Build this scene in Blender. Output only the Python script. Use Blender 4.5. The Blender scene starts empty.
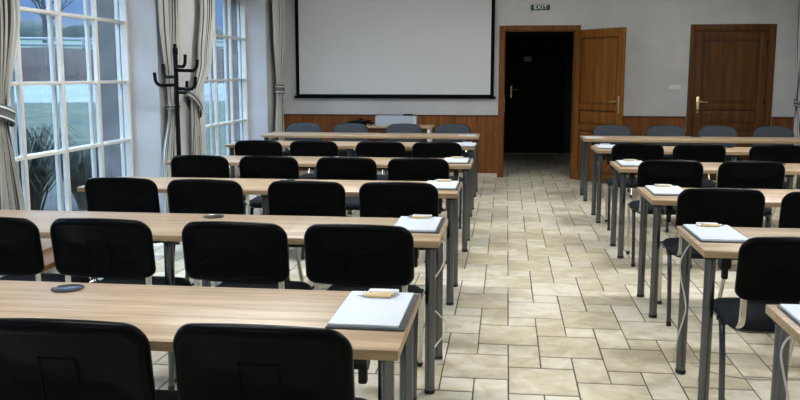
import bpy, bmesh, math, random
from mathutils import Vector, Matrix
random.seed(7)
S = bpy.context.scene
COL = S.collection
PI = math.pi

# ------------------------------------------------------------------ materials
def mat(name, color=(.8, .8, .8), rough=.5, metal=0., spec=.5):
    m = bpy.data.materials.new(name); m.use_nodes = True
    b = m.node_tree.nodes['Principled BSDF']
    b.inputs['Base Color'].default_value = (*color, 1)
    b.inputs['Roughness'].default_value = rough
    b.inputs['Metallic'].default_value = metal
    b.inputs['Specular IOR Level'].default_value = spec
    return m
def nd(m, t, **kw):
    n = m.node_tree.nodes.new(t)
    for k, v in kw.items():
        if k in n.inputs: n.inputs[k].default_value = v
        else: setattr(n, k, v)
    return n
def lk(m, a, b): m.node_tree.links.new(a, b)
def ramp(m, fac, stops):
    r = nd(m, 'ShaderNodeValToRGB')
    e = r.color_ramp.elements
    while len(e) < len(stops): e.new(.5)
    for i, (p, c) in enumerate(stops): e[i].position = p; e[i].color = (*c, 1)
    lk(m, fac, r.inputs['Fac']); return r.outputs['Color']
def bsdf(m): return m.node_tree.nodes['Principled BSDF']
def coords(m, scale, kind='Object'):
    t = nd(m, 'ShaderNodeTexCoord'); mp = nd(m, 'ShaderNodeMapping'); mp.inputs['Scale'].default_value = scale
    lk(m, t.outputs[kind], mp.inputs['Vector']); return mp.outputs['Vector']
def noisy(name, c1, c2, scale=(1, 1, 1), ns=4., rough=.6, bump=0., detail=5., metal=0., spec=.5, bscale=None, lo=.35, hi=.65):
    m = mat(name, c1, rough, metal, spec)
    v = coords(m, scale); n = nd(m, 'ShaderNodeTexNoise', Scale=ns, Detail=detail); lk(m, v, n.inputs['Vector'])
    lk(m, ramp(m, n.outputs['Fac'], [(lo, c1), (hi, c2)]), bsdf(m).inputs['Base Color'])
    if bump:
        bn = n
        if bscale:
            bn = nd(m, 'ShaderNodeTexNoise', Scale=bscale, Detail=3.); lk(m, v, bn.inputs['Vector'])
        bp = nd(m, 'ShaderNodeBump', Strength=bump, Distance=.002); lk(m, bn.outputs['Fac'], bp.inputs['Height']); lk(m, bp.outputs['Normal'], bsdf(m).inputs['Normal'])
    return m
def wood(name, c1, c2, c3, scale, rough=.45, spec=.5, wave=6.):
    """long grain: broad bands modulated with fine streaks"""
    m = mat(name, c1, rough, 0, spec)
    v = coords(m, scale)
    n1 = nd(m, 'ShaderNodeTexNoise', Scale=1., Detail=6., Roughness=.6); lk(m, v, n1.inputs['Vector'])
    n2 = nd(m, 'ShaderNodeTexNoise', Scale=wave, Detail=4., Roughness=.7); lk(m, v, n2.inputs['Vector'])
    mx = nd(m, 'ShaderNodeMix', data_type='FLOAT'); mx.inputs[0].default_value = .45
    lk(m, n1.outputs['Fac'], mx.inputs[2]); lk(m, n2.outputs['Fac'], mx.inputs[3])
    lk(m, ramp(m, mx.outputs[0], [(.38, c1), (.5, c2), (.62, c3)]), bsdf(m).inputs['Base Color'])
    return m

M = {}
M['wall'] = noisy('white_plaster', (.46, .46, .455), (.51, .51, .505), ns=3, rough=.9, bump=.25, bscale=90)
M['ceiling'] = mat('ceiling_paint', (.72, .72, .70), .9)
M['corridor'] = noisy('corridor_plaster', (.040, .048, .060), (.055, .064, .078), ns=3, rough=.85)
M['window'] = noisy('white_window_paint', (.60, .575, .52), (.66, .635, .58), ns=5, rough=.5)
M['table'] = wood('light_oak_laminate', (.29, .185, .098), (.44, .31, .19), (.585, .45, .30), (.7, 15, 15), .36, .35)
M['table_edge'] = wood('oak_edge_band', (.25, .165, .085), (.34, .23, .125), (.42, .29, .165), (1.5, 20, 30), .45)
M['wood'] = wood('stained_pine', (.125, .045, .008), (.19, .071, .012), (.26, .104, .020), (14, 14, .8), .5, .14)
M['wood_dark'] = wood('dark_stained_pine', (.058, .022, .006), (.088, .034, .008), (.12, .048, .011), (14, 14, .8), .5, .14)
M['wood_frame'] = wood('door_frame_pine', (.10, .037, .009), (.15, .058, .015), (.20, .082, .023), (14, 14, .8), .5, .14)
M['groove_shadow'] = mat('shadow_line_brown', (.040, .014, .004), .5, 0, .2)  # dark brown stands in for the shadow lines in the panel grooves
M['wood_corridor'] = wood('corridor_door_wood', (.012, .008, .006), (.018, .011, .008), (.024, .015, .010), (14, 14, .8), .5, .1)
M['chrome_dark_reflect'] = mat('chrome_reflecting_dark', (.10, .105, .115), .2, 1.)  # chrome with its dark reflections of seat and tables put into the colour
M['fabric_grey'] = noisy('grey_fabric', (.042, .050, .060), (.060, .070, .082), ns=60, rough=.95, bump=.5, bscale=500, spec=.2)
M['steel'] = mat('brushed_steel', (.135, .14, .15), .25, 1.)
M['chrome'] = mat('chrome', (.62, .60, .56), .16, 1.)
M['black'] = noisy('black_plastic', (.0012, .0013, .0016), (.0018, .002, .0024), ns=3, rough=.33, bump=.12, bscale=350, spec=.06)
M['rubber'] = mat('black_rubber', (.006, .006, .006), .6)
M['fabric'] = noisy('charcoal_fabric', (.010, .012, .015), (.015, .018, .022), ns=60, rough=.95, bump=.5, bscale=500, spec=.2)
M['metal_black'] = mat('black_metal', (.002, .002, .0025), .45, 0, .12)
M['paper'] = mat('white_paper', (.66, .70, .76), .7)
M['board'] = mat('dark_clipboard', (.045, .047, .055), .4)
M['clip'] = mat('white_clip', (.72, .73, .76), .3)
M['bamboo'] = wood('bamboo', (.62, .44, .20), (.70, .52, .26), (.78, .60, .33), (5, 60, 60), .4)
M['silver'] = mat('silver', (.6, .6, .6), .25, 1.)
M['facade'] = noisy('grey_stone_facade', (.10, .095, .085), (.17, .16, .145), ns=5, rough=.95)
M['tie'] = mat('tie_back_cloth', (.13, .14, .14), .9, 0, .1)
M['cable'] = mat('white_cable', (.62, .60, .55), .4)
M['brass'] = mat('brass', (.75, .60, .32), .25, 1.)
M['screen'] = mat('screen_fabric', (.60, .61, .62), .9)
M['screen_border'] = mat('screen_border', (.003, .003, .0035), .7, 0, .05)
M['white_plastic'] = mat('white_plastic', (.60, .60, .58), .4)
M['device'] = mat('light_grey_casing', (.38, .43, .48), .5)
M['grout'] = noisy('grout', (.08, .07, .055), (.13, .115, .09), ns=8, rough=.95)
M['sign'] = mat('exit_sign_green', (.008, .05, .028), .5)
M['skirt'] = noisy('skirting_tile', (.50, .44, .33), (.58, .52, .42), ns=8, rough=.4)
M['lamp_metal'] = mat('lamp_housing', (.75, .75, .75), .4)

# tiles: random tone for every tile, cloudy inside
m = mat('sandstone_tile', (.6, .5, .35), .30, 0, .5); M['tile'] = m
g = nd(m, 'ShaderNodeNewGeometry'); v = coords(m, (1, 1, 1))
add = nd(m, 'ShaderNodeVectorMath', operation='ADD')
sc_ = nd(m, 'ShaderNodeMath', operation='MULTIPLY'); sc_.inputs[1].default_value = 37.
lk(m, g.outputs['Random Per Island'], sc_.inputs[0]); lk(m, v, add.inputs[0]); lk(m, sc_.outputs[0], add.inputs[1])
n = nd(m, 'ShaderNodeTexNoise', Scale=7., Detail=6., Roughness=.6, Distortion=.5); lk(m, add.outputs[0], n.inputs['Vector'])
mxa = nd(m, 'ShaderNodeMath', operation='MULTIPLY_ADD'); mxa.inputs[1].default_value = .22; lk(m, g.outputs['Random Per Island'], mxa.inputs[0])
sub = nd(m, 'ShaderNodeMath', operation='SUBTRACT'); sub.inputs[1].default_value = .11; lk(m, n.outputs['Fac'], sub.inputs[0]); lk(m, sub.outputs[0], mxa.inputs[2])
lk(m, ramp(m, mxa.outputs[0], [(.30, (.54, .46, .30)), (.47, (.67, .595, .43)), (.62, (.80, .745, .61))]), bsdf(m).inputs['Base Color'])
rr = nd(m, 'ShaderNodeMapRange'); rr.inputs[3].default_value = .30; rr.inputs[4].default_value = .48; lk(m, n.outputs['Fac'], rr.inputs[0]); lk(m, rr.outputs[0], bsdf(m).inputs['Roughness'])
bp = nd(m, 'ShaderNodeBump', Strength=.35, Distance=.004); lk(m, n.outputs['Fac'], bp.inputs['Height']); lk(m, bp.outputs['Normal'], bsdf(m).inputs['Normal'])

# wainscot boards: narrow vertical boards with grooves (x direction)
m = wood('wainscot_boards', (.105, .036, .010), (.175, .062, .017), (.25, .094, .028), (11, 11, .7), .5, .14); M['wainscot'] = m
w = nd(m, 'ShaderNodeTexCoord'); sx = nd(m, 'ShaderNodeSeparateXYZ'); lk(m, w.outputs['Object'], sx.inputs[0])
pp = nd(m, 'ShaderNodeMath', operation='PINGPONG'); pp.inputs[1].default_value = .046; lk(m, sx.outputs['X'], pp.inputs[0])
rp = ramp(m, pp.outputs[0], [(0, (0, 0, 0)), (.004, (1, 1, 1))])
bp = nd(m, 'ShaderNodeBump', Strength=.9, Distance=.006); lk(m, rp, bp.inputs['Height']); lk(m, bp.outputs['Normal'], bsdf(m).inputs['Normal'])

# thin window glass
m = bpy.data.materials.new('window_glass'); m.use_nodes = True; M['glass'] = m
m.node_tree.nodes.remove(bsdf(m)); out = m.node_tree.nodes['Material Output']
tr = nd(m, 'ShaderNodeBsdfTransparent'); tr.inputs[0].default_value = (.93, .96, .97, 1)
gl = nd(m, 'ShaderNodeBsdfGlossy'); gl.inputs['Roughness'].default_value = .01; gl.inputs['Color'].default_value = (1, 1, 1, 1)
lw = nd(m, 'ShaderNodeLayerWeight', Blend=.5); ms = nd(m, 'ShaderNodeMixShader')
pw = nd(m, 'ShaderNodeMath', operation='POWER'); pw.inputs[1].default_value = 5.; lk(m, lw.outputs['Facing'], pw.inputs[0])
fr = nd(m, 'ShaderNodeMath', operation='MULTIPLY_ADD'); fr.inputs[1].default_value = .30; fr.inputs[2].default_value = .012; lk(m, pw.outputs[0], fr.inputs[0])
lk(m, fr.outputs[0], ms.inputs[0]); lk(m, tr.outputs[0], ms.inputs[1]); lk(m, gl.outputs[0], ms.inputs[2]); lk(m, ms.outputs[0], out.inputs['Surface'])

# striped curtain (stripes follow the cloth through its UV)
m = mat('striped_curtain', (.5, .5, .46), .9, 0, .1); M['curtain'] = m
uv = nd(m, 'ShaderNodeUVMap'); sx = nd(m, 'ShaderNodeSeparateXYZ'); lk(m, uv.outputs[0], sx.inputs[0])
fr_ = nd(m, 'ShaderNodeMath', operation='FRACT'); ml = nd(m, 'ShaderNodeMath', operation='MULTIPLY'); ml.inputs[1].default_value = 6.
lk(m, sx.outputs['X'], ml.inputs[0]); lk(m, ml.outputs[0], fr_.inputs[0])
cr = ramp(m, fr_.outputs[0], [(0, (.66, .65, .60)), (.26, (.10, .11, .11)), (.34, (.72, .71, .67)), (.56, (.14, .15, .15)), (.61, (.66, .65, .60)), (.76, (.08, .09, .09)), (.86, (.70, .69, .64))])
cr.node.color_ramp.interpolation = 'CONSTANT'
lk(m, cr, bsdf(m).inputs['Base Color'])
tl = nd(m, 'ShaderNodeBsdfTranslucent'); lk(m, cr, tl.inputs['Color']); mz = nd(m, 'ShaderNodeMixShader'); mz.inputs[0].default_value = .3
lk(m, bsdf(m).outputs[0], mz.inputs[1]); lk(m, tl.outputs[0], mz.inputs[2]); lk(m, mz.outputs[0], m.node_tree.nodes['Material Output'].inputs['Surface'])

# outdoors
M['grass'] = noisy('lawn_grass', (.006, .013, .004), (.030, .044, .014), ns=2.2, rough=.95, detail=8)
M['field'] = noisy('field_grass', (.03, .05, .02), (.045, .07, .03), ns=.1, rough=.95)
M['soil'] = noisy('planting_bed', (.006, .008, .005), (.022, .024, .016), ns=2.5, rough=1, detail=8)
M['road'] = noisy('pale_road', (.085, .10, .115), (.11, .13, .15), ns=.3, rough=.8)
M['bank'] = noisy('earth_bank', (.014, .0065, .003), (.030, .015, .007), ns=.8, rough=1, detail=8)
M['fence'] = mat('white_fence_paint', (.17, .19, .19), .6)
M['bark'] = mat('bare_bark', (.035, .03, .026), .9)
M['leaf'] = noisy('dark_leaves', (.008, .012, .005), (.022, .030, .014), ns=9, rough=.8)
M['far_trees'] = noisy('distant_hedge', (.010, .016, .012), (.022, .032, .024), ns=.6, rough=1)

# ------------------------------------------------------------------ mesh helpers
class MB:
    def __init__(s): s.bm = bmesh.new()
    def box(s, lo, hi, bev=0.):
        lo, hi = Vector(lo), Vector(hi)
        r = bmesh.ops.create_cube(s.bm, size=1)
        vs = r['verts']
        c = (lo + hi) / 2; d = hi - lo
        for v in vs: v.co = Vector((v.co.x * d.x, v.co.y * d.y, v.co.z * d.z)) + c
        if bev:
            es = list({e for v in vs for e in v.link_edges})
            bmesh.ops.bevel(s.bm, geom=es, offset=bev, segments=2, affect='EDGES', profile=.5)
        return s
    def tube(s, pts, r, seg=12, rb=None, up=(0, 0, 1), cap=True):
        pts = [Vector(p) for p in pts]; rings = []
        rb = rb or r
        rr = r if isinstance(r, (list, tuple)) else [r] * len(pts)
        rbb = rb if isinstance(rb, (list, tuple)) else [rb] * len(pts)
        n = None
        for i, p in enumerate(pts):
            if i == 0: t = pts[1] - p
            elif i == len(pts) - 1: t = p - pts[i - 1]
            else: t = (pts[i + 1] - p).normalized() + (p - pts[i - 1]).normalized()
            t.normalize()
            if n is None:
                a = Vector(up)
                if abs(a.dot(t)) > .95: a = Vector((0, 1, 0))
                n = (a - t * a.dot(t)).normalized()
            else: n = (n - t * n.dot(t)).normalized()
            b = t.cross(n)
            rings.append([s.bm.verts.new(p + n * math.cos(k * 2 * PI / seg) * rr[i] + b * math.sin(k * 2 * PI / seg) * rbb[i]) for k in range(seg)])
        for A, B in zip(rings, rings[1:]):
            for k in range(seg): s.bm.faces.new((A[k], A[(k + 1) % seg], B[(k + 1) % seg], B[k]))
        if cap:
            s.bm.faces.new(rings[0][::-1]); s.bm.faces.new(rings[-1])
        return s
    def lathe(s, prof, seg=20, at=(0, 0, 0)):
        """prof: (radius, z) from bottom to top"""
        a = Vector(at); rings = []
        for r, z in prof:
            if r < 1e-6: rings.append([s.bm.verts.new(a + Vector((0, 0, z)))])
            else: rings.append([s.bm.verts.new(a + Vector((r * math.cos(k * 2 * PI / seg), r * math.sin(k * 2 * PI / seg), z))) for k in range(seg)])
        for A, B in zip(rings, rings[1:]):
            for k in range(seg):
                j = (k + 1) % seg
                if len(A) == 1 and len(B) > 1: s.bm.faces.new((A[0], B[j], B[k]))
                elif len(B) == 1 and len(A) > 1: s.bm.faces.new((A[k], A[j], B[0]))
                elif len(A) > 1: s.bm.faces.new((A[k], A[j], B[j], B[k]))
        for R, f in ((rings[0], -1), (rings[-1], 1)):
            if len(R) > 1: s.bm.faces.new(R[::f])
        return s
    def shell(s, hw, hh, rad, arch, prof, curve=0., n=6, radb=None):
        """rounded slab in the xz plane, prof = [(inset, y)...] front centre to back centre;
        curve bends it in plan (y += curve*x^2)"""
        out = []
        rt, rb = rad, (rad if radb is None else radb)
        for cx, cz, a0, rad in ((hw - rt, hh - rt, 0, rt), (-hw + rt, hh - rt, 90, rt), (-hw + rb, -hh + rb, 180, rb), (hw - rb, -hh + rb, 270, rb)):
            for k in range(n + 1):
                a = math.radians(a0 + 90 * k / n)
                out.append((cx + rad * math.cos(a), cz + rad * math.sin(a)))
            if a0 in (0, 180):
                sg = 1 if a0 == 0 else -1
                for q in range(1, 10): out.append((sg * (hw - rad) * (1 - q / 5.), sg * hh))
        rings = []
        for ins, y in prof:
            if ins is None:
                rings.append([s.bm.verts.new((0, y, 0))]); continue
            ring = []
            for x, z in out:
                fx = max(0, (hw - ins) / hw); fz = max(0, (hh - ins) / hh)
                X = x * fx; Z = z * fz
                if z > 0: Z += arch * (1 - (X / hw) ** 2) * (z / hh) * fz
                ring.append(s.bm.verts.new((X, y + curve * X * X, Z)))
            rings.append(ring)
        N = len(out)
        for A, B in zip(rings, rings[1:]):
            for k in range(N):
                j = (k + 1) % N
                if len(A) == 1: s.bm.faces.new((A[0], B[j], B[k]))
                elif len(B) == 1: s.bm.faces.new((A[k], A[j], B[0]))
                else: s.bm.faces.new((A[k], A[j], B[j], B[k]))
        return s
    def xf(s, mtx): bmesh.ops.transform(s.bm, matrix=mtx, verts=s.bm.verts); return s
    def build(s, name, material, parent=None, loc=None, smooth=True, angle=35, fix=True):
        if fix: bmesh.ops.recalc_face_normals(s.bm, faces=s.bm.faces)
        me = bpy.data.meshes.new(name); s.bm.to_mesh(me); s.bm.free()
        for mm in (material if isinstance(material, (list, tuple)) else [material]): me.materials.append(mm)
        if smooth:
            me.polygons.foreach_set('use_smooth', [True] * len(me.polygons)); me.set_sharp_from_angle(angle=math.radians(angle))
        o = bpy.data.objects.new(name, me); COL.objects.link(o)
        if parent: o.parent = parent
        if loc: o.location = loc
        return o
def fillet(pts, r, n=5):
    pts = [Vector(p) for p in pts]; out = [pts[0]]
    for a, b, c in zip(pts, pts[1:], pts[2:]):
        d1 = (a - b); d2 = (c - b); rr = min(r, d1.length * .49, d2.length * .49)
        p, q = b + d1.normalized() * rr, b + d2.normalized() * rr
        for k in range(n + 1):
            t = k / n; out.append(p * (1 - t) ** 2 + b * 2 * t * (1 - t) + q * t * t)
    out.append(pts[-1]); return out
def smooth_curve(pts, n=6):
    P = [Vector(p) for p in pts]; P = [P[0]] + P + [P[-1]]; out = []
    for i in range(1, len(P) - 2):
        for k in range(n):
            t = k / n; a, b, c, d = P[i - 1:i + 3]
            out.append(.5 * ((2 * b) + (c - a) * t + (2 * a - 5 * b + 4 * c - d) * t * t + (3 * b - a - 3 * c + d) * t ** 3))
    out.append(P[-2]); return out
def tag(o, label=None, cat=None, group=None, kind=None):
    if label: o['label'] = label
    if cat: o['category'] = cat
    if group: o['group'] = group
    if kind: o['kind'] = kind
    return o
def empty(name, loc=(0, 0, 0), rz=0.):
    o = bpy.data.objects.new(name, None); COL.objects.link(o); o.location = loc; o.rotation_euler = (0, 0, rz); o.empty_display_size = .1
    return o
def struct(o, label, cat): return tag(o, label, cat, kind='structure')
def copy_tree(o, parent=None):
    c = o.copy(); COL.objects.link(c)
    if parent: c.parent = parent
    for ch in list(o.children): copy_tree(ch, c)
    return c

# ------------------------------------------------------------------ room
XL, XR, YB, YF, ZC = -3.30, 4.02, -3.0, 12.48, 3.15
# floor: modular tile pattern of large, half and small tiles
UX, UY, OX, OY = .1652, .1843, .033, 3.88
def in_cut(x0, x1, y0, y1):
    return x1 <= XL - .0 or x0 >= XR or y1 <= YB or y0 >= YF
fl = MB(); bm = fl.bm
def tile(x0, y0, x1, y1, X0, X1, Y0, Y1):
    gq, gy = .0028, .0075
    x0, x1, y0, y1 = max(x0 + gq, X0), min(x1 - gq, X1), max(y0 + gy, Y0), min(y1 - gy, Y1)
    if x1 - x0 < .012 or y1 - y0 < .012: return
    j = lambda: random.uniform(-.0012, .0012)
    e = .004
    c = [(x0 + j(), y0 + j()), (x1 + j(), y0 + j()), (x1 + j(), y1 + j()), (x0 + j(), y1 + j())]
    top = [bm.verts.new((a + (e if i in (0, 3) else -e), b + (e if i < 2 else -e), 0)) for i, (a, b) in enumerate(c)]
    bot = [bm.verts.new((a, b, -.004)) for a, b in c]
    bm.faces.new(top)
    for k in range(4): bm.faces.new((bot[k], bot[(k + 1) % 4], top[(k + 1) % 4], top[k]))
def tiles(X0, X1, Y0, Y1):
    for i in range(-30, 40):
        for k in range(-45, 75):
            a, b = -2 * i + k, i + 3 * k
            gx, gy = a * UX + OX, b * UY + OY
            if gx < X0 - 1.2 or gx > X1 + 1.2 or gy < Y0 - 1.2 or gy > Y1 + 1.2: continue
            for (p, q, r, s) in ((0, 0, 2, 2), (0, 2, 1, 4), (1, 2, 2, 3)):
                tile(gx + p * UX, gy + q * UY, gx + r * UX, gy + s * UY, X0, X1, Y0, Y1)
tiles(XL, XR, YB, YF + .0)
tiles(-.03, .93, YF, YF + .14)
tiles(-.30, 1.25, YF + .14, 16.5)
floor = fl.build('floor', M['tile'], smooth=False)
struct(floor, 'beige stone tile floor in a pattern of large and small tiles', 'floor')
gr = MB().box((XL, YB, -.05), (XR, YF + .2, -.0035)).box((-.3, YF + .2, -.05), (1.25, 16.5, -.0035)).build('grout', M['grout'], floor, smooth=False)

def wall_openings(name, axis, p0, p1, a0, a1, z0, z1, holes, material, parent=None):
    """slab between p0..p1 on its thin axis, running a0..a1, with rectangular holes (lo,hi,zlo,zhi)"""
    b = MB()
    def put(lo, hi, zl, zh):
        if hi - lo < 1e-4 or zh - zl < 1e-4: return
        if axis == 'x': b.box((p0, lo, zl), (p1, hi, zh))
        else: b.box((lo, p0, zl), (hi, p1, zh))
    cur = a0
    for lo, hi, zl, zh in sorted(holes):
        put(cur, lo, z0, z1); put(lo, hi, z0, zl); put(lo, hi, zh, z1); cur = hi
    put(cur, a1, z0, z1)
    return b.build(name, material, parent, smooth=False)
WZ0, WZ1 = .11, 2.56
WINS = [(-2.1, .40), (1.65, 4.15), (5.40, 7.90), (9.15, 11.65)]
wl = wall_openings('wall_left', 'x', -3.70, XL, YB - .1, YF + .1, 0, ZC, [(a, b, WZ0, WZ1) for a, b in WINS], M['wall'])
struct(wl, 'white plastered window wall on the left with deep reveals', 'wall')
fw = wall_openings('facade', 'x', -3.87, -3.70, YB - .1, YF + .1, -.22, ZC, [(a + .03, b - .03, WZ0 - .02, WZ1 - .03) for a, b in WINS], M['facade'], wl)
D1 = (-.045, .945, 2.105); D2 = (2.585, 3.575, 2.09)
wf = wall_openings('wall_front', 'y', YF, YF + .14, XL - .2, XR + .2, 0, ZC, [(D1[0], D1[1], 0, D1[2]), (D2[0], D2[1], 0, D2[2])], M['wall'])
struct(wf, 'white far wall behind the projection screen and the doors', 'wall')
struct(MB().box((XR, YB - .1, 0), (XR + .2, YF + .1, ZC)).build('wall_right', M['wall'], smooth=False), 'white right side wall', 'wall')
struct(MB().box((XL - .2, YB - .2, 0), (XR + .2, YB, ZC)).build('wall_back', M['wall'], smooth=False), 'white wall behind the camera', 'wall')
struct(MB().box((-3.85, YB - .2, ZC), (XR + .2, YF + .2, ZC + .15)).build('ceiling', M['ceiling'], smooth=False), 'white ceiling', 'ceiling')

# corridor behind the open door
struct(MB().box((D2[0] - .1, YF + .14, 0), (D2[1] + .1, YF + .2, 2.3)).build('wall_sky_stop', M['corridor'], smooth=False), 'added slab behind the closed door, blocks sky light at its gaps', 'wall')  # added backing slab, keeps the sky from showing round the closed leaf
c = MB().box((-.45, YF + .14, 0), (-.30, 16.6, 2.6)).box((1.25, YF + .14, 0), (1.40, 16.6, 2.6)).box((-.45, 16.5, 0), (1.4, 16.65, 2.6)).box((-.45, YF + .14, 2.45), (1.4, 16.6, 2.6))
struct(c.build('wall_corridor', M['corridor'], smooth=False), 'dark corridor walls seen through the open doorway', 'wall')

# wainscot, its cap and the tile skirting
def wains(n, x0, x1):
    o = MB().box((x0, YF - .022, .065), (x1, YF, .885)).build('trim_%d' % n, M['wainscot'], smooth=False)
    MB().box((x0, YF - .034, .885), (x1, YF, .905), .004).build('cap_rail', M['wood_dark'], o)
    MB().box((x0, YF - .014, 0), (x1, YF, .065), .002).build('skirting', M['skirt'], o)
    return o
struct(wains(1, XL, -.119), 'brown wooden wall panelling below the projection screen', 'wainscot')
struct(wains(2, 1.018, 2.50), 'brown wooden wall panelling between the open door and the closed door', 'wainscot')
struct(wains(3, 3.66, XR), 'brown wooden wall panelling right of the closed door', 'wainscot')
b = MB()
ys = [YB] + [q for w_ in WINS for q in w_] + [YF]
for a, e in zip(ys[::2], ys[1::2]): b.box((XL, a, 0), (XL + .012, e - (.02 if e == YF else 0), .065), .002)
struct(b.build('baseboard_left', M['skirt']), 'beige tile skirting along the window wall', 'baseboard')

# ------------------------------------------------------------------ windows
BARS = [.30, .856, 1.412, 1.966]
def window(n, y0, y1):
    fr = MB(); X = -3.60
    fr.box((X - .04, y0, WZ0), (X + .03, y0 + .05, WZ1), .006).box((X - .04, y1 - .05, WZ0), (X + .03, y1, WZ1), .006)
    fr.box((X - .04, y0, WZ1 - .07), (X + .03, y1, WZ1), .006).box((X - .04, y0, WZ0), (X + .03, y1, BARS[0] - .02), .006)
    cols = [y0 + .012 + (y1 - y0 - .024) * k / 4 for k in range(5)]
    w = .023
    for k in (1, 2, 3): fr.box((X - .020, cols[k] - w, WZ0 + .05), (X + .018, cols[k] + w, WZ1 - .05), .008)
    root = fr.build('window_%d' % n, M['window'])
    mb = MB()
    for z in BARS[1:]: mb.box((X - .014, y0 + .04, z - .014), (X + .012, y1 - .04, z + .014), .004)
    mb.build('glazing_bar', M['window'], root)
    MB().box((X - .008, y0 + .03, BARS[0] - .03), (X - .004, y1 - .03, WZ1 - .04)).build('pane', M['glass'], root, smooth=False)
    # outer sash of the double window
    ob = MB(); X = -3.672
    ob.box((X - .02, y0, WZ0), (X + .02, y0 + .045, WZ1), .006).box((X - .02, y1 - .045, WZ0), (X + .02, y1, WZ1), .006)
    ob.box((X - .02, y0, WZ1 - .06), (X + .02, y1, WZ1), .006).box((X - .02, y0, WZ0), (X + .02, y1, BARS[0] - .02), .006)
    for k in (1, 2, 3):
        for d in (-.023, .005): ob.box((X - .014, cols[k] + d, WZ0 + .04), (X + .014, cols[k] + d + .018, WZ1 - .05), .005)
    for z in BARS[1:]: ob.box((X - .014, y0 + .04, z - .011), (X + .014, y1 - .04, z + .011), .004)
    ob.build('outer_frame', M['window'], root)
    MB().box((X - .004, y0 + .03, BARS[0] - .03), (X, y1 - .03, WZ1 - .04)).build('pane', M['glass'], root, smooth=False)
    MB().box((-3.59, y0 + .01, WZ0 - .03), (XL + .03, y1 - .01, WZ0 + .012), .006).build('window_sill', M['wood_frame'], root)
    # daylight comes through the opening: portal for the sky light
    L = bpy.data.lights.new('window_portal', 'AREA'); L.shape = 'RECTANGLE'; L.size = WZ1 - WZ0; L.size_y = y1 - y0
    L.cycles.is_portal = True
    lo = bpy.data.objects.new('window_portal', L); COL.objects.link(lo); lo.location = (-3.88, (y0 + y1) / 2, (WZ0 + WZ1) / 2); lo.rotation_euler = (0, -PI / 2, 0)
    return root
wn = {2: 'tall white mullioned window at the left edge of the view', 3: 'tall white mullioned window on the left nearest the far wall', 0: 'white mullioned window in the left wall behind the camera', 1: 'white mullioned window in the left wall beside the camera'}
for i, (a, e) in enumerate(WINS): struct(window(i + 1, a, e), wn[i], 'window')

# ------------------------------------------------------------------ doors
def panel_leaf(w, h, t, frame_m, panel_m):
    """door leaf: hinge edge at x=0, thickness centred on y=0"""
    b = MB(); st = .105; rails = [(0.008, .13), (.71, .80), (1.00, 1.085), (h - .11, h)]
    b.box((0, -t / 2, .008), (st, t / 2, h), .003).box((w - st, -t / 2, .008), (w, t / 2, h), .003)
    for a, e in rails: b.box((st, -t / 2, a), (w - st, t / 2, e), .003)
    root = b.build('door_leaf', frame_m)
    for (a, e) in ((.13, .71), (.80, 1.00), (1.085, h - .11)):
        p = MB().box((st - .005, -.009, a - .005), (w - st + .005, .009, e + .005))
        q = .035
        for s in (-1, 1):
            # raised field with sloped border, both faces
            y0, y1 = s * .009, s * .017
            o4 = [(st + .012, a + .012), (w - st - .012, a + .012), (w - st - .012, e - .012), (st + .012, e - .012)]
            i4 = [(st + .012 + q, a + .012 + q), (w - st - .012 - q, a + .012 + q), (w - st - .012 - q, e - .012 - q), (st + .012 + q, e - .012 - q)]
            vo = [p.bm.verts.new((x, y0, z)) for x, z in o4]; vi = [p.bm.verts.new((x, y1, z)) for x, z in i4]
            p.bm.faces.new(vi)
            for k in range(4): p.bm.faces.new((vo[k], vo[(k + 1) % 4], vi[(k + 1) % 4], vi[k]))
        p.build('door_panel', panel_m, root, smooth=False)
        g_ = MB()
        for s in (-1, 1):
            ya, yb = sorted((s * .008, s * (t / 2 - .003)))
            for lo, hi in (((st, a), (st + .013, e)), ((w - st - .013, a), (w - st, e)), ((st, a), (w - st, a + .010)), ((st, e - .016), (w - st, e))):
                g_.box((lo[0], ya, lo[1]), (hi[0], yb, hi[1]))
        g_.build('panel_shadow_strip', M['groove_shadow'], root, smooth=False)  # strips coloured as the shadow round each panel
    return root
def handle(parent, x, z, sgn, side, m=None):
    """lever handle with long plate; side = which face (+1/-1 in y), lever points to sgn in x"""
    b = MB(); y = side * .022
    b.box((x - .02, min(y, y + side * .007), z - .12), (x + .02, max(y, y + side * .007), z + .11), .003)
    b.tube([(x, y, z + .04), (x, y + side * .05, z + .04)], .009, 10)
    b.tube(fillet([(x, y + side * .048, z + .04), (x + sgn * .03, y + side * .055, z + .04), (x + sgn * .12, y + side * .055, z + .034)], .02), .009, 10)
    b.tube([(x, y, z - .05), (x, y + side * .014, z - .05)], .010, 10)
    return b.build('door_handle', m or M['brass'], parent)
def casing(x0, x1, h, parent_name, material, wdt=.074, depth=.14):
    top = 2.172 - h
    b = MB()
    for yy in ((YF - .022, YF),):
        b.box((x0 - wdt, yy[0], 0), (x0, yy[1] + .001, h + top), .005).box((x1, yy[0], 0), (x1 + wdt, yy[1] + .001, h + top), .005).box((x0, yy[0], h), (x1, yy[1] + .001, h + top), .005)
    b.box((x0 - .001, YF, 0), (x0 + .014, YF + depth, h)).box((x1 - .014, YF, 0), (x1 + .001, YF + depth, h)).box((x0, YF, h - .014), (x1, YF + depth, h + .001))
    return b.build(parent_name, material)
dr = casing(D1[0], D1[1], D1[2], 'door_1', M['wood_frame'])
struct(dr, 'brown wooden door standing open beside the dark doorway', 'door')
lf = panel_leaf(.93, 2.10, .042, M['wood'], M['wood']); lf.parent = dr
lf.location = (.962, YF - .045, 0); ang = math.atan2(11.70 - (YF - .045), 1.525 - .962); lf.rotation_euler = (0, 0, ang)
handle(lf, .875, 1.09, -1, -1); handle(lf, .875, 1.09, -1, 1)
hb = MB()
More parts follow.
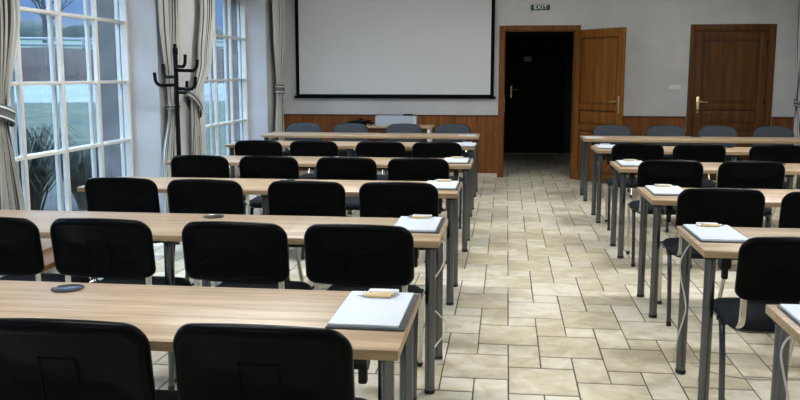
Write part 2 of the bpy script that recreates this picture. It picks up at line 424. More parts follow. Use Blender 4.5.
for z in (.25, 1.05, 1.85): hb.lathe([(.008, z - .05), (.008, z + .05)], 10, (.950, YF - .034, 0))
hb.build('hinge', M['brass'], dr)
MB().box((D1[0] + .013, YF + .02, .95), (D1[0] + .018, YF + .045, 1.18)).build('strike_plate', M['brass'], dr)
dr = casing(D2[0], D2[1], D2[2], 'door_2', M['wood_dark'])
struct(dr, 'closed brown panelled door at the right of the far wall', 'door')
lf = panel_leaf(D2[1] - D2[0] - .034, 2.073, .042, M['wood_dark'], M['wood_dark']); lf.parent = dr; lf.location = (D2[0] + .017, YF + .03, 0)
handle(lf, .055, 1.07, 1, -1)
hb = MB()
for z in (.25, 1.12, 1.90): hb.lathe([(.009, z - .05), (.009, z + .05)], 10, (D2[1] - .028, YF - .002, 0))
hb.build('hinge', M['metal_black'], dr)
# far door at the corridor end
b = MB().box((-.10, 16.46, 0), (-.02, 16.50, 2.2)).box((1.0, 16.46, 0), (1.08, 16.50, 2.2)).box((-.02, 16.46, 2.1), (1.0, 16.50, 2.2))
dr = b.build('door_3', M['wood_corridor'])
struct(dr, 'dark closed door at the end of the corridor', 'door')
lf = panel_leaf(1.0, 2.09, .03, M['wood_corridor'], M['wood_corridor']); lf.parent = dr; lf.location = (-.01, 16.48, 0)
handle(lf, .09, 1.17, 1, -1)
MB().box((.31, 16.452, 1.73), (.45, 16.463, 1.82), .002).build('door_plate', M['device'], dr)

# ------------------------------------------------------------------ far wall furniture
sc = empty('projection_screen', (-1.63, YF - .06, 1.15))
tag(sc, 'large pale projection screen with a black border on the far wall', 'projection screen')
W2 = 1.445
MB().box((-W2 + .05, -.004, .05), (W2 - .05, .002, 1.80)).build('screen_fabric', M['screen'], sc, smooth=False)
MB().box((-W2, -.003, .02), (-W2 + .05, .0035, 1.82)).box((W2 - .05, -.003, .02), (W2, .0035, 1.82)).box((-W2 + .05, -.003, .02), (W2 - .05, .0035, .05)).build('border', M['screen_border'], sc, smooth=False)
MB().box((-W2 - .03, -.014, -.008), (W2 + .03, .014, .022), .006).build('bottom_bar', M['screen_border'], sc)
MB().box((-W2 - .08, -.055, 1.80), (W2 + .08, .055, 1.93), .02).build('casing', M['white_plastic'], sc)

ex = empty('exit_sign', (.45, YF, 2.42)); tag(ex, 'small dark green sign reading EXIT above the doorway', 'sign')
MB().box((-.133, -.016, -.038), (.133, 0, .038), .003).build('sign_board', M['sign'], ex)
cu = bpy.data.curves.new('lettering', 'FONT'); cu.body = 'EXIT'; cu.size = .074; cu.align_x = 'CENTER'; cu.align_y = 'CENTER'; cu.extrude = .001; cu.space_character = 1.15; cu.offset = .0014
to = bpy.data.objects.new('lettering_source', cu); COL.objects.link(to)
dg = bpy.context.evaluated_depsgraph_get(); me = bpy.data.meshes.new_from_object(to.evaluated_get(dg)); bpy.data.objects.remove(to)
le = bpy.data.objects.new('lettering', me); COL.objects.link(le); le.parent = ex; le.location = (0, -.018, 0); le.rotation_euler = (PI / 2, 0, 0); le.scale = (1.12, 1, 1)
me.name = 'lettering'; me.materials.clear(); me.materials.append(mat('sign_white', (.8, .82, .8), .5))

sw = empty('light_switch', (2.338, YF, 1.30)); tag(sw, 'white double light switch between the two doors', 'light switch')
MB().box((-.085, -.010, -.042), (.085, 0, .042), .004).build('cover_plate', M['white_plastic'], sw)
for x in (-.04, .04): MB().box((x - .030, -.015, -.030), (x + .030, -.009, .030), .003).build('rocker', M['white_plastic'], sw)

st = empty('side_table', (-1.58, 12.18, 0)); tag(st, 'small light wooden table against the far wall below the screen', 'table')
MB().box((-.60, -.22, .735), (.55, .22, .765), .003).build('tabletop', M['table'], st)
for x in (-.55, .50):
    for y in (-.17, .17): MB().box((x - .02, y - .02, 0), (x + .02, y + .02, .735), .002).build('leg', M['window'], st)
MB().box((-.53, -.185, .62), (.48, -.165, .735)).build('apron', M['wood_dark'], st)

dv = empty('projector_case', (-1.545, 12.13, .765)); tag(dv, 'long light grey device lying on the small table below the screen', 'device')
b = MB(); prof = [(-.09, 0), (.09, 0), (.09, .11), (.05, .142), (-.05, .142), (-.09, .105)]
A = [b.bm.verts.new((-.30, y, z)) for y, z in prof]; B = [b.bm.verts.new((.25, y, z)) for y, z in prof]
b.bm.faces.new(A[::-1]); b.bm.faces.new(B)
for k in range(6): b.bm.faces.new((A[k], A[(k + 1) % 6], B[(k + 1) % 6], B[k]))
bmesh.ops.bevel(b.bm, geom=list(b.bm.edges), offset=.008, segments=2, affect='EDGES')
b.build('casing', M['device'], dv)
MB().box((.25, -.088, .004), (.285, .088, .135), .008).build('end_cap', M['white_plastic'], dv)
MB().box((.09, -.04, .142), (.23, .04, .165), .008).build('lens_cap', M['metal_black'], dv)
bg = MB()
for k in range(11):
    a = k * .7; r = .065 + .01 * (k % 3)
    bg.tube(smooth_curve([(-.17 + .026 * k + r * math.cos(a + q * .9), .05 * math.sin(a + q) * 1.2, .012 + .013 * (k % 4) + .008 * q) for q in range(7)], 4), .006, 6)
bg.box((-.13, -.05, .004), (.04, .05, .075), .015)
o = bg.build('cable_bundle', M['metal_black'], None, (-2.02, 12.12, .765)); tag(o, 'heap of black cables on the small table left of the grey device', 'cables')

# ------------------------------------------------------------------ coat rack
cr = empty('coat_rack', (-3.06, 7.74, 0)); tag(cr, 'tall black metal coat rack standing between the two windows', 'coat rack')
MB().lathe([(.021, .05), (.021, 1.66), (.025, 1.665), (.025, 1.72), (.014, 1.73), (.018, 1.745), (.014, 1.76), (0, 1.766)], 16).build('pole', M['metal_black'], cr)
for dx, sy, z0, z1 in ((-.172, -.09, 1.385, 1.50), (-.190, .17, 1.46, 1.58), (.165, -.18, 1.555, 1.66), (.187, .07, 1.52, 1.62), (.225, -.10, 1.35, 1.46), (.035, .18, 1.315, 1.42)):
    d = Vector((dx, sy, 0))
    MB().tube(fillet([d * .06 + Vector((0, 0, z0)), d * .80 + Vector((0, 0, z0 - .004)), d * .96 + Vector((0, 0, z0 + .03)), d + Vector((0, 0, z1))], .06, 8), .0155, 10).build('hook', M['metal_black'], cr)
for k in range(4):
    a = PI / 4 + k * PI / 2
    d = Vector((math.cos(a), math.sin(a), 0))
    MB().tube(fillet([d * .01 + Vector((0, 0, .09)), d * .08 + Vector((0, 0, .05)), d * .145 + Vector((0, 0, .012))], .05), .011, 10).build('foot', M['metal_black'], cr)

# ------------------------------------------------------------------ curtains
def curtain(name, label, rows, nf, x0=-3.21, amp=.028, tie=None, flip=1, group='striped curtains at the windows'):
    """rows: (z, y_a, y_b) from top to floor; folds follow the width"""
    root = empty(name, (x0, (rows[0][1] + rows[0][2]) / 2, 0)); tag(root, label, 'curtain', group)
    oy = root.location.y
    b = MB(); bm = b.bm; uvl = bm.loops.layers.uv.new('UVMap')
    zs = [rows[0][0] + (rows[-1][0] - rows[0][0]) * k / 60 for k in range(61)]
    nu = nf * 10; grid = []
    for z in zs:
        for (za, a0, a1), (zb, b0, b1) in zip(rows, rows[1:]):
            if za >= z >= zb - 1e-6: break
        t = (za - z) / max(1e-6, za - zb); t = t * t * (3 - 2 * t)
        ya, yb = a0 + (b0 - a0) * t, a1 + (b1 - a1) * t
        width = abs(yb - ya); am = amp * min(1.15, .45 + width * 1.1)
        row = []
        for k in range(nu + 1):
            u = k / nu
            ph = u * nf * 2 * PI + .5 * math.sin(z * 1.3 + u * 5)
            row.append((bm.verts.new((flip * (am * math.sin(ph) + .007 * math.sin(ph * 2.3 + z * 2)), ya + (yb - ya) * u + .010 * math.cos(ph) - oy, z)), u, z))
        grid.append(row)
    for A, B in zip(grid, grid[1:]):
        for k in range(nu):
            q = (A[k], A[k + 1], B[k + 1], B[k]); f = bm.faces.new([v[0] for v in q])
            for lp, v in zip(f.loops, q): lp[uvl].uv = (v[1], v[2])
    o = b.build('cloth', M['curtain'], root, angle=180)
    sd = o.modifiers.new('thickness', 'SOLIDIFY'); sd.thickness = .003
    if tie:
        (ya, za), (yb, zb), hw = tie
        t = MB(); bm = t.bm; uvl = bm.loops.layers.uv.new('UVMap'); n = 24
        # a sash that wraps around the gathered cloth: flattened loop
        d = Vector((0, yb - ya, zb - za)); L = d.length; d.normalize(); up = Vector((1, 0, 0)).cross(d)
        if up.z < 0: up = -up
        c0 = Vector((0, (ya + yb) / 2 - oy, (za + zb) / 2))
        R = [[bm.verts.new(c0 + d * (L / 2) * math.cos(2 * PI * k / n) + Vector((1, 0, 0)) * (.062 * math.sin(2 * PI * k / n)) + up * w) for k in range(n)] for w in (-hw, -hw * .33, hw * .33, hw)]
        for i, (A, B) in enumerate(zip(R, R[1:])):
            for k in range(n):
                f = bm.faces.new((A[k], A[(k + 1) % n], B[(k + 1) % n], B[k]))
                for lp, w in zip(f.loops, (i, i, i + 1, i + 1)): lp[uvl].uv = (w / 3 * .22, 0)
        to_ = t.build('tie_back', M['tie'], root, angle=180)
        for w in (-.6, .6):
            p = MB().tube([c0 + d * (L / 2 + .004) * math.cos(2 * PI * k / n) + Vector((1, 0, 0)) * (.067 * math.sin(2 * PI * k / n)) + up * w * hw for k in range(n + 1)], .0018, 4, hw * .13, up=(1, 0, 0)).build('trim_stripe', M['white_plastic'], to_)
        s2 = to_.modifiers.new('thickness', 'SOLIDIFY'); s2.thickness = .006
    return root
TOPZ = 3.0
curtain('curtain', 'striped curtain at the left edge of the nearest window', [(TOPZ, 4.95, 5.38), (1.9, 4.92, 5.40), (1.22, 5.02, 5.22), (.5, 4.95, 5.36), (.03, 4.9, 5.42)], 5, tie=((4.99, 1.27), (5.27, 1.19), .05))
curtain('curtain', 'striped curtain tied back behind the coat rack, right of the nearest window', [(TOPZ, 7.80, 8.32), (2.0, 7.82, 8.30), (1.17, 7.98, 8.14), (.6, 7.78, 8.12), (.03, 7.76, 8.16)], 5, x0=-3.24, amp=.02, tie=((7.98, 1.17), (8.20, 1.17), .03))
curtain('curtain', 'striped curtain with slanting tie between the windows, left of the far window', [(TOPZ, 8.95, 9.42), (2.2, 8.93, 9.34), (1.64, 8.80, 9.20), (1.17, 8.58, 8.78), (.7, 8.56, 8.84), (.03, 8.54, 8.9)], 5, x0=-3.24, amp=.022, tie=((8.50, 1.30), (8.84, 1.06), .045))
curtain('curtain', 'striped curtain in the far left corner of the room', [(TOPZ, 11.66, 12.36), (2.1, 11.70, 12.34), (1.27, 11.86, 12.10), (.6, 11.74, 12.14), (.03, 11.7, 12.2)], 6, tie=((11.84, 1.28), (12.13, 1.27), .06))
curtain('curtain', 'pale curtain at the right end of the far wall', [(TOPZ, 11.7, 12.3), (2.1, 11.75, 12.28), (1.1, 11.98, 12.2), (.5, 11.6, 12.24), (.03, 11.5, 12.27)], 7, x0=3.885, flip=-1, amp=.035, tie=((11.96, 1.1), (12.21, 1.12), .04))

# ------------------------------------------------------------------ tables
def table(L, side):
    """origin at the aisle end, back edge (towards the far wall) at y=0; side=-1 extends to -x, +1 to +x"""
    D = .62; root = empty('seminar_table')
    xs = sorted((0, side * L))
    b = MB().box((xs[0], -D, .711), (xs[1], 0, .74), .0015)
    for f in b.bm.faces: f.material_index = 0 if abs(f.normal.z) > .5 else 1
    b.build('tabletop', [M['table'], M['table_edge']], root, fix=False)
    fr = MB(); x0, x1 = side * .07, side * (L - .07)
    for y in (-D + .20, -.12): fr.box((min(x0, x1), y - .012, .697), (max(x0, x1), y + .012, .711))
    fr.build('under_frame', M['rubber'], root)
    for x in (side * .045, side * (L / 2), side * (L - .045)):
        for y in (-D + .085, -.042):
            lg = MB().lathe([(.0235, .019), (.0235, .70)], 24, (x, y, 0)).build('leg', M['steel'], root)
            MB().lathe([(.020, .0), (.0255, .003), (.0255, .017), (.0240, .020)], 20, (x, y, 0)).build('foot_cap', M['rubber'], lg)
            MB().lathe([(.030, .690), (.032, .711)], 20, (x, y, 0)).build('top_cap', M['rubber'], lg)
    # round cable clamp hanging behind the front leg
    x = side * .125; y = -D + .16
    MB().tube([(x - .022, y, .668), (x + .018, y, .668)], .040, 20).box((x - .012, y - .014, .585), (x + .014, y + .014, .66), .006).build('cable_holder', M['rubber'], root)
    gx = side * (1.225 if side < 0 else 1.37)
    gm = MB().lathe([(0.0, .7405), (.044, .7405), (.052, .7405), (.055, .7425), (.055, .7445), (.050, .7455), (.046, .7435), (0, .7435)][1:], 28, (gx, -.092, 0)).build('cable_grommet', M['steel'], root)
    return root
TL = [(-.278, 2.83, 2.67), (-.289, 4.37, 2.59), (-.297, 5.94, 2.52), (-.284, 7.645, 2.62), (-.318, 9.466, 2.66), (-.328, 10.95, 2.69)]
TR = [(.848, 2.83), (.844, 4.306), (.873, 5.806), (.899, 7.551), (.895, 9.238), (.900, 10.76)]
where = ['nearest the camera', 'second from the camera', 'third from the camera', 'fourth from the camera', 'fifth from the camera', 'farthest, closest to the far wall']
for i, (x, y, L) in enumerate(TL):
    t = table(L, -1); t.location = (x, y, 0)
    tag(t, 'long light oak table in the left block, ' + where[i], 'table', 'seminar tables')
for i, (x, y) in enumerate(TR):
    t = table(2.65, 1); t.location = (x, y, 0)
    tag(t, 'long light oak table in the right block, ' + where[i], 'table', 'seminar tables')

# ------------------------------------------------------------------ chairs
def chair(grey=False):
    """origin on the floor below the backrest's top; sitter looks to +y"""
    root = empty('stacking_chair')
    hw, hh, rad, arch = (.252, .128, .095, .030) if grey else (.236, .129, .060, .019)
    tilt = Matrix.Translation((0, .030, .683 if grey else .715)) @ Matrix.Rotation(math.radians(9), 4, 'X')
    b = MB()   # black rear shell with a raised rim and recessed field
    b.shell(hw, hh, rad, arch, [(None, .010), (.04, .010), (.004, .008), (0, .0), (.002, -.014), (.010, -.021), (.020, -.023), (.028, -.020), (.034, -.0165), (.09, -.0165), (.093, -.0145), (None, -.0145)], .55, radb=.04)
    b.xf(tilt).build('backrest_shell', M['black'], root, angle=60)
    b = MB()   # upholstered front
    b.shell(hw - .006, hh - .006, rad - .002, arch + .003, [(None, .046), (.12, .045), (.05, .041), (.018, .032), (.004, .020), (0, .008), (.02, .002), (None, .002)], .55, radb=.038)
    b.xf(tilt).build('backrest_cushion', M['fabric_grey' if grey else 'fabric'], root, angle=80)
    # raised badge field on the shell: two thin upright ribs and a cross rib
    b = MB()
    b.box((-.052, -.0172, -.11), (-.049, -.0150, .045)).box((.049, -.0172, -.11), (.052, -.0150, .045)).box((-.052, -.0172, .043), (.052, -.0150, .046))
    b.xf(tilt).build('shell_rib', M['black'], root)
    # seat
    seat = Matrix.Translation((0, .335, .470)) @ Matrix.Rotation(PI / 2, 4, 'X')
    b = MB(); b.shell(.228, .215, .075, 0, [(None, .030), (.12, .029), (.05, .026), (.016, .016), (.003, .004), (0, -.008), (.01, -.014), (None, -.014)])
    b.xf(Matrix.Translation((0, .335, .462)) @ Matrix.Rotation(-PI / 2, 4, 'X') @ Matrix.Scale(-1, 4, (0, 1, 0))).build('seat', M['fabric'], root, angle=80)
    b = MB(); b.shell(.220, .207, .075, 0, [(None, -.012), (.01, -.012), (0, -.018), (.02, -.034), (.06, -.036), (None, -.036)])
    b.xf(Matrix.Translation((0, .335, .462)) @ Matrix.Rotation(-PI / 2, 4, 'X') @ Matrix.Scale(-1, 4, (0, 1, 0))).build('seat_shell', M['black'], root, angle=60)
    for s in (-1, 1):
        x = s * .215
        # front leg, top rail and curved back upright
        f = MB().tube(fillet([(x * .86, .735, .012), (x * .95, .64, .30), (x, .60, .435), (x, .45, .440)], .05), .016, 12, .0125, up=(0, 1, 0)).build('leg', M['chrome'], root)
        MB().tube([(x * .86, .739, .0), (x * .86, .731, .028)], .0175, 12, .0145, up=(0, 1, 0)).build('foot_cap', M['rubber'], f)
        r = MB().tube(fillet([(x, .235, .012), (x, .275, .30), (x, .315, .445), (x, .47, .440)], .05), .016, 12, .013, up=(0, 1, 0)).build('leg', M['chrome_dark_reflect'], root)  # rear leg, darkened in colour for what the chrome reflects
        MB().tube([(x, .234, .0), (x, .237, .028)], .0175, 12, .0145, up=(0, 1, 0)).build('foot_cap', M['rubber'], r)
        MB().tube([(x - .013, .30, .432), (x + .013, .30, .432)], .016, 12).tube([(x - .011, .345, .445), (x + .011, .345, .445)], .014, 12).build('leg_joint', M['rubber'], root)
        u = s * .192
        MB().tube(fillet([(u, .50, .436), (u, .19, .436), (u, .098, .470), (u, .086, .61)], .07), .0145, 10, .006, up=(1, 0, 0)).build('back_upright', M['chrome'], root)
    MB().tube([(-.225, .47, .432), (.225, .47, .432)], .009, 10).tube([(-.225, .36, .430), (.225, .36, .430)], .009, 10).build('seat_bar', M['metal_black'], root)
    return root
proto = chair(); used = [False]
def put_chair(x, y, rz, label, group):
    o = copy_tree(proto) if used[0] else proto
    used[0] = True
    o.location = (x, y, 0); o.rotation_euler = (0, 0, rz); tag(o, label, 'chair', group)
    return o
ordn = ['next to the aisle', 'second from the aisle', 'third from the aisle', 'fourth from the aisle', 'fifth from the aisle']
rows_l = [(1.99, [-.608, -1.135]), (3.475, [-.613, -1.155, -1.763, -2.282]), (4.905, [-.622, -1.174, -1.799, -2.340]), (6.395, [-.656, -1.212, -1.826, -2.38]), (7.95, [-.641, -1.178, -1.822, -2.362])]
tn = ['nearest the camera', 'second from the camera', 'third from the camera', 'fourth from the camera', 'fifth from the camera']
for i, (y, xs) in enumerate(rows_l):
    for k, x in enumerate(xs):
        lab = 'black-backed chair, %s, at the left-block table %s' % (ordn[k], tn[i])
        put_chair(x, y + random.uniform(-.012, .012), random.uniform(-.02, .02), lab, 'black-backed chairs in the left block')
rows_r = [(None, []), (3.405, [1.155]), (4.80, [1.196, 1.735]), (6.467, [1.216, 1.792]), (8.04, [1.207, 1.757, 2.43])]
extra_r = {1: [1.76, 2.35], 2: [2.33]}
for i, (y, xs) in enumerate(rows_r):
    for k, x in enumerate(xs):
        lab = 'black-backed chair, %s, at the right-block table %s' % (ordn[k], tn[i])
        yy = y + (.06 if (i, k) == (2, 0) else 0)
        put_chair(x, yy, random.uniform(-.02, .02), lab, 'black-backed chairs in the right block')
# chairs behind the farthest tables face the room
gproto = chair(True); gused = [False]
def put_grey(x, y, rz, label, group):
    o = copy_tree(gproto) if gused[0] else gproto
    gused[0] = True
    o.location = (x, y, 0); o.rotation_euler = (0, 0, rz); tag(o, label, 'chair', group)
for x, k in zip((-2.70, -2.066, -1.349, -.702), (3, 2, 1, 0)):
    put_grey(x, 11.37, PI + random.uniform(-.02, .02), 'grey chair facing the room behind the farthest left table, ' + ordn[k], 'grey chairs facing the room')
for k, x in enumerate((1.355, 2.03, 2.67, 3.35)):
    put_grey(x, 11.37, PI + random.uniform(-.02, .02), 'grey chair facing the room behind the farthest right table, ' + ordn[k], 'grey chairs facing the room')

# ------------------------------------------------------------------ clipboards, sheets and pens
def clipboard(pad=True):
    """origin at the near left corner, 0.235 wide, 0.41 deep, lying on z=0"""
    root = empty('clipboard')
    MB().box((0, 0, 0), (.235, .41, .006), .002).build('board', M['board'], root)
    MB().box((.006, .012, .006), (.216, .398, .014), .0008).build('notepad', M['paper'], root)
    MB().box((.066, .372, .014), (.166, .404, .024), .003).box((.075, .384, .006), (.157, .408, .018), .002).build('clip', M['clip'], root)
    return root
def pen():
    root = empty('ballpoint_pen')
    b = MB().lathe([(.0055, -.045), (.0068, -.043), (.0068, .043), (.0055, .045)], 14); b.xf(Matrix.Rotation(PI / 2, 4, 'Y')); b.build('barrel', M['bamboo'], root)
    b = MB().lathe([(.0015, -.064), (.003, -.060), (.0058, -.045)], 12); b.xf(Matrix.Rotation(-PI / 2, 4, 'Y')); b.build('tip', M['silver'], root)
    b = MB().lathe([(.0058, .044), (.0055, .056), (.003, .058), (.003, .065)], 12); b.xf(Matrix.Rotation(-PI / 2, 4, 'Y')).box((-.060, -.002, .006), (-.025, .002, .0085)); b.build('clip', M['silver'], root)
    return root
cb = [(-.517, 2.385, 0), (-.538, 3.945, 0), (-.535, 5.475, 0), (-.535, 7.16, 0), (-.535, 8.86, 0)]
cbr = [(.872, 2.39, 0), (.868, 3.880, 0), (.912, 5.39, 0), (.935, 7.11, 0), (.925, 8.80, 0)]
side_n = [('left', cb), ('right', cbr)]
protoc = protop = None
nr = ['the left-block table nearest the camera', 'the right-block table nearest the camera']
for sn, lst in side_n:
    for i, (x, y, rz) in enumerate(lst):
        if protoc is None: protoc = clipboard(); o = protoc
        else: o = copy_tree(protoc)
        o.location = (x, y, .7402); o.rotation_euler = (0, 0, rz + random.uniform(-.012, .012))
        tag(o, 'dark clipboard with white notepad on the %s-block table %s' % (sn, tn[i]), 'clipboard', 'clipboards at the aisle ends of the tables')
        if i < 4:
            if protop is None: protop = pen(); q = protop
            else: q = copy_tree(protop)
            q.location = (x + .115, y + .335, .7402 + .014 + .0069); q.rotation_euler = (0, 0, random.uniform(-.08, .08))
            tag(q, ('bamboo ballpoint pen on the clipboard of the %s-block table %s' % (sn, tn[i])) if (i or sn == 'right') else 'bamboo ballpoint pen nearest the white clip, on the nearest left clipboard', 'pen', 'pens on the clipboards')
            if i == 0 and sn == 'left':
                q.rotation_euler = (0, 0, .03)
                q2 = copy_tree(protop); q2.location = (x + .108, y + .316, .7402 + .014 + .0069); q2.rotation_euler = (0, 0, -.04)
                tag(q2, 'bamboo ballpoint pen lying nearer the camera on the nearest left clipboard', 'pen', 'pens on the clipboards')
for (x, y, lab) in ((-.57, 10.43, 'white sheet of paper on the aisle end of the farthest left table'), (.95, 10.28, 'white sheet of paper on the aisle end of the farthest right table')):
    o = MB().box((0, 0, 0), (.21, .28, .003)).build('paper_sheet', M['paper'], None, (x, y, .7402), smooth=False); o.rotation_euler = (0, 0, .08)
    tag(o, lab, 'paper', 'sheets of paper on the farthest tables')

# ------------------------------------------------------------------ cables
def cable(pts, label, r=.0035):
    o = MB().tube(smooth_curve(pts, 8), r, 8).build('power_cable', M['cable'], None); tag(o, label, 'cable'); return o
cable([(-.36, 4.20, .700), (-.315, 4.23, .66), (-.290, 4.19, .60), (-.298, 4.05, .555), (-.335, 3.97, .50), (-.365, 4.05, .38), (-.325, 4.26, .26), (-.292, 4.30, .20), (-.296, 4.29, .15), (-.345, 4.18, .10), (-.345, 4.16, .04), (-.34, 4.22, .0045), (-.33, 4.30, .0045)], 'white cable looping round the aisle legs of the second left table')
cable([(.93, 4.20, .700), (.885, 4.20, .66), (.851, 4.20, .585), (.856, 4.195, .50), (.874, 4.19, .42), (.878, 4.16, .36), (.862, 4.14, .30), (.842, 4.13, .235), (.836, 4.14, .165), (.85, 4.24, .08), (.88, 4.36, .02), (.949, 4.425, .0045), (1.047, 4.285, .0045), (1.208, 4.204, .0045), (1.447, 4.22, .0045), (1.9, 4.15, .0045)], 'white cable from the second right table trailing across the floor')
cable([(.93, 2.60, .700), (.875, 2.60, .703), (.847, 2.60, .695), (.832, 2.60, .65), (.845, 2.6, .58), (.862, 2.60, .50), (.87, 2.62, .40), (.86, 2.65, .2), (.88, 2.7, .03), (1.0, 2.75, .0045), (1.3, 2.8, .0045)], 'white cable hanging down from the nearest right table')

# ------------------------------------------------------------------ outdoors
AX = Vector((-.455, .89, 0)).normalized(); PX = Vector((AX.y, -AX.x, 0))
def strip(name, prof, material, w0=-70, w1=70, n=30, wob=0.):
    b = MB(); rows = []
    for s_, z in prof:
        rows.append([b.bm.verts.new(AX * s_ + PX * (w0 + (w1 - w0) * k / n) + Vector((0, 0, z + (random.uniform(-wob, wob) if wob else 0)))) for k in range(n + 1)])
    for A, B in zip(rows, rows[1:]):
        for k in range(n): b.bm.faces.new((A[k], A[k + 1], B[k + 1], B[k]))
    return b.build(name, material, None, angle=180)
struct(strip('ground_bed', [(-60, -.22), (14, -.22)], M['soil']), 'dark planting bed outside the windows', 'ground')
struct(strip('ground_lawn', [(14, -.22), (19, -.20), (25, .15), (32, .54)], M['grass']), 'green lawn outside the windows', 'ground')
struct(strip('ground_road', [(32, .54), (35, .80), (38, 1.12)], M['road']), 'pale road beyond the lawn', 'road')
struct(strip('ground_bank', [(38, 1.12), (39.5, 1.8), (41, 2.35), (42.5, 2.7)], M['bank'], wob=.06, n=90), 'brown earth bank beyond the road', 'ground')
struct(strip('ground_field', [(42.5, 2.7), (46, 2.85), (70, 4.2), (110, 5.6)], M['field']), 'pale green field on the slope', 'ground')
hb = MB()
rows = []
for s_, z0 in ((100, 5.0), (101, 6.4), (106, 7.2), (112, 6.8)):
    rows.append([hb.bm.verts.new(AX * s_ + PX * (-70 + 140 * k / 120) + Vector((0, 0, z0 + (0 if s_ == 100 else random.uniform(-.5, .7))))) for k in range(121)])
for A, B in zip(rows, rows[1:]):
    for k in range(120): hb.bm.faces.new((A[k], A[k + 1], B[k + 1], B[k]))
tag(hb.build('tree_line', M['far_trees'], None, angle=180), 'dark line of distant trees on the slope outside the windows', 'trees', kind='stuff')

fe = empty('paddock_fence', AX * 43.2 + Vector((0, 0, 2.7))); tag(fe, 'white rail fence along the top of the earth bank outside', 'fence')
base = AX * 43.2
for z in (.16, .42):
    MB().tube([PX * -22 + Vector((0, 0, z)), PX * 22 + Vector((0, 0, z))], .07, 6, .04).build('rail', M['fence'], fe)
for k in range(-14, 15):
    MB().box(PX * (k * 1.5) + Vector((-.05, -.05, -.1)), PX * (k * 1.5) + Vector((.05, .05, .52)), .01).build('post', M['fence'], fe)

def bare_tree(pos, h, seed, label):
    rnd = random.Random(seed); root = empty('bare_tree', pos); tag(root, label, 'tree', 'bare trees outside the windows')
    MB().tube([(0, 0, -.3), (.05, 0, h * .3), (0, .05, h * .6), (.1, 0, h * .9)], [.13, .11, .08, .02], 8).build('trunk', M['bark'], root)
    br = MB()
    def grow(p, d, L, r, depth):
        q = p + d * L * .5 + Vector((rnd.uniform(-.1, .1), rnd.uniform(-.1, .1), 0)) * L; e = q + (d + Vector((0, 0, .25))).normalized() * L * .5
        br.tube([p, q, e], [r, r * .8, r * .5], 5)
        if depth:
            for _ in range(4): grow(p.lerp(e, rnd.uniform(.4, 1)), (d + Vector((rnd.uniform(-.8, .8), rnd.uniform(-.8, .8), rnd.uniform(-.1, .7)))).normalized(), L * rnd.uniform(.5, .7), r * .5, depth - 1)
    for k in range(9):
        a = k * 2.4; z = h * (.3 + .06 * k)
        grow(Vector((0, 0, z)), Vector((math.cos(a), math.sin(a), .7)).normalized(), h * .32, .05, 2)
    br.build('branches', M['bark'], root)
for w_, s_, z, h, sd, lb in ((-7.5, 46, 2.8, 4.2, 1, 'bare tree beyond the fence seen in the left column of panes'), (-1.8, 47, 2.8, 4.0, 2, 'bare tree beyond the fence seen through the middle column of panes'), (3.5, 47, 2.8, 4.5, 3, 'bare tree beyond the fence seen through the right column of panes'), (12, 45, 2.8, 5, 5, 'bare tree seen through the far window')):
    bare_tree(AX * s_ + PX * w_ + Vector((0, 0, z)), h, sd, lb)
def clump(pos, r, h, n, seed, label):
    rnd = random.Random(seed); b = MB()
    for _ in range(n):
        a = rnd.uniform(0, 2 * PI); d = Vector((math.cos(a), math.sin(a), 0)); L = h * rnd.uniform(.6, 1.1); sp = r * rnd.uniform(.2, 1)
        p = d * rnd.uniform(0, r * .25)
        b.tube([p, p + d * sp * .35 + Vector((0, 0, L * .6)), p + d * sp * .8 + Vector((0, 0, L * .95)), p + d * sp * 1.2 + Vector((0, 0, L * .8))], [.005, .006, .004, .001], 4, cap=False)
    o = b.build('ornamental_grass', M['leaf'], None, pos); tag(o, label, 'plant', 'plants outside the windows'); return o
clump((-5.0, 8.2, -.22), .6, 1.15, 520, 3, 'tall dark grass clump just outside the left part of the nearest window')
clump((-5.3, 10.3, -.22), .5, .8, 420, 4, 'low dark grass clump outside the middle of the nearest window')
clump((-5.6, 13.5, -.22), .6, .9, 380, 6, 'dark grass clump outside the far window')

# ------------------------------------------------------------------ light
for x in (-1.6, 2.3):
    for k, y in enumerate((-.8, 2.6, 6.0, 9.4)):
        L = empty('ceiling_light', (x, y, ZC)); tag(L, 'rectangular ceiling light fitting, %s side, %s' % ('left' if x < 0 else 'right', ('behind the camera', 'above the near tables', 'above the middle tables', 'above the far tables')[k]), 'ceiling light', 'ceiling lights')
        MB().box((-.62, -.16, -.07), (.62, .16, 0), .01).build('housing', M['lamp_metal'], L)
        em = bpy.data.materials.get('lamp_glow_%d' % k)
        if not em:
            em = mat('lamp_glow_%d' % k, (.8, .8, .8)); bsdf(em).inputs['Emission Color'].default_value = (.93, .97, 1.0, 1); bsdf(em).inputs['Emission Strength'].default_value = (26, 42, 62, 46)[k]
        MB().box((-.60, -.14, -.078), (.60, .14, -.071)).build('diffuser', em, L, smooth=False)

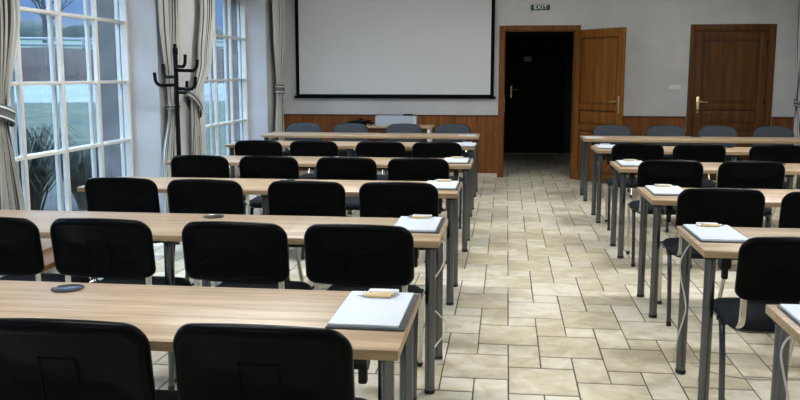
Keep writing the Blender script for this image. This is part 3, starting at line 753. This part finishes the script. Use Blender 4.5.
W = bpy.data.worlds.new('overcast_sky'); S.world = W; W.use_nodes = True
nt = W.node_tree; bgn = nt.nodes['Background']
tc = nt.nodes.new('ShaderNodeTexCoord'); sp = nt.nodes.new('ShaderNodeSeparateXYZ'); nt.links.new(tc.outputs['Generated'], sp.inputs[0])
r = nt.nodes.new('ShaderNodeValToRGB'); e = r.color_ramp.elements
stops = [(0., (.10, .13, .16)), (.02, (.24, .32, .42)), (.06, (.11, .19, .38)), (.14, (.14, .24, .46)), (.36, (1.9, 2.6, 3.9)), (1., (3.2, 4.2, 6.0))]
while len(e) < len(stops): e.new(.5)
for i, (p, cc) in enumerate(stops): e[i].position = p; e[i].color = (*cc, 1)
nz = nt.nodes.new('ShaderNodeTexNoise'); nz.inputs['Scale'].default_value = 5.; nz.inputs['Detail'].default_value = 5.
mp = nt.nodes.new('ShaderNodeMapping'); mp.inputs['Scale'].default_value = (1, 1, 4); nt.links.new(tc.outputs['Generated'], mp.inputs[0]); nt.links.new(mp.outputs[0], nz.inputs['Vector'])
ma = nt.nodes.new('ShaderNodeMath'); ma.operation = 'MULTIPLY_ADD'; ma.inputs[1].default_value = .10; nt.links.new(nz.outputs['Fac'], ma.inputs[0])
sb = nt.nodes.new('ShaderNodeMath'); sb.operation = 'SUBTRACT'; sb.inputs[1].default_value = .05; nt.links.new(sp.outputs['Z'], sb.inputs[0]); nt.links.new(sb.outputs[0], ma.inputs[2])
nt.links.new(ma.outputs[0], r.inputs['Fac']); nt.links.new(r.outputs['Color'], bgn.inputs['Color']); bgn.inputs['Strength'].default_value = 1.75

# ------------------------------------------------------------------ camera
cam = bpy.data.cameras.new('camera'); co = bpy.data.objects.new('camera', cam); COL.objects.link(co); S.camera = co
f, pi_, ya, ro, h = 856.1, .1449, .1231, .0004, 1.4768
F = Vector((-math.sin(ya) * math.cos(pi_), math.cos(ya) * math.cos(pi_), -math.sin(pi_)))
R = Vector((math.cos(ya), math.sin(ya), 0)); U = R.cross(F)
R2 = R * math.cos(ro) + U * math.sin(ro); U2 = -R * math.sin(ro) + U * math.cos(ro)
mt = Matrix((R2, U2, -F)).transposed().to_4x4(); mt.translation = (0, 0, h); co.matrix_world = mt
cam.sensor_width = 36; cam.lens = f / 800 * 36; cam.clip_start = .05; cam.clip_end = 400

S.view_settings.view_transform = 'Standard'; S.view_settings.look = 'None'; S.view_settings.gamma = 1; S.view_settings.use_curve_mapping = False
S.view_settings.exposure = 0.13
S.cycles.use_denoising = True
S.cycles.max_bounces = 8; S.cycles.diffuse_bounces = 5; S.cycles.glossy_bounces = 4; S.cycles.transparent_max_bounces = 12
S.cycles.sample_clamp_indirect = 6.
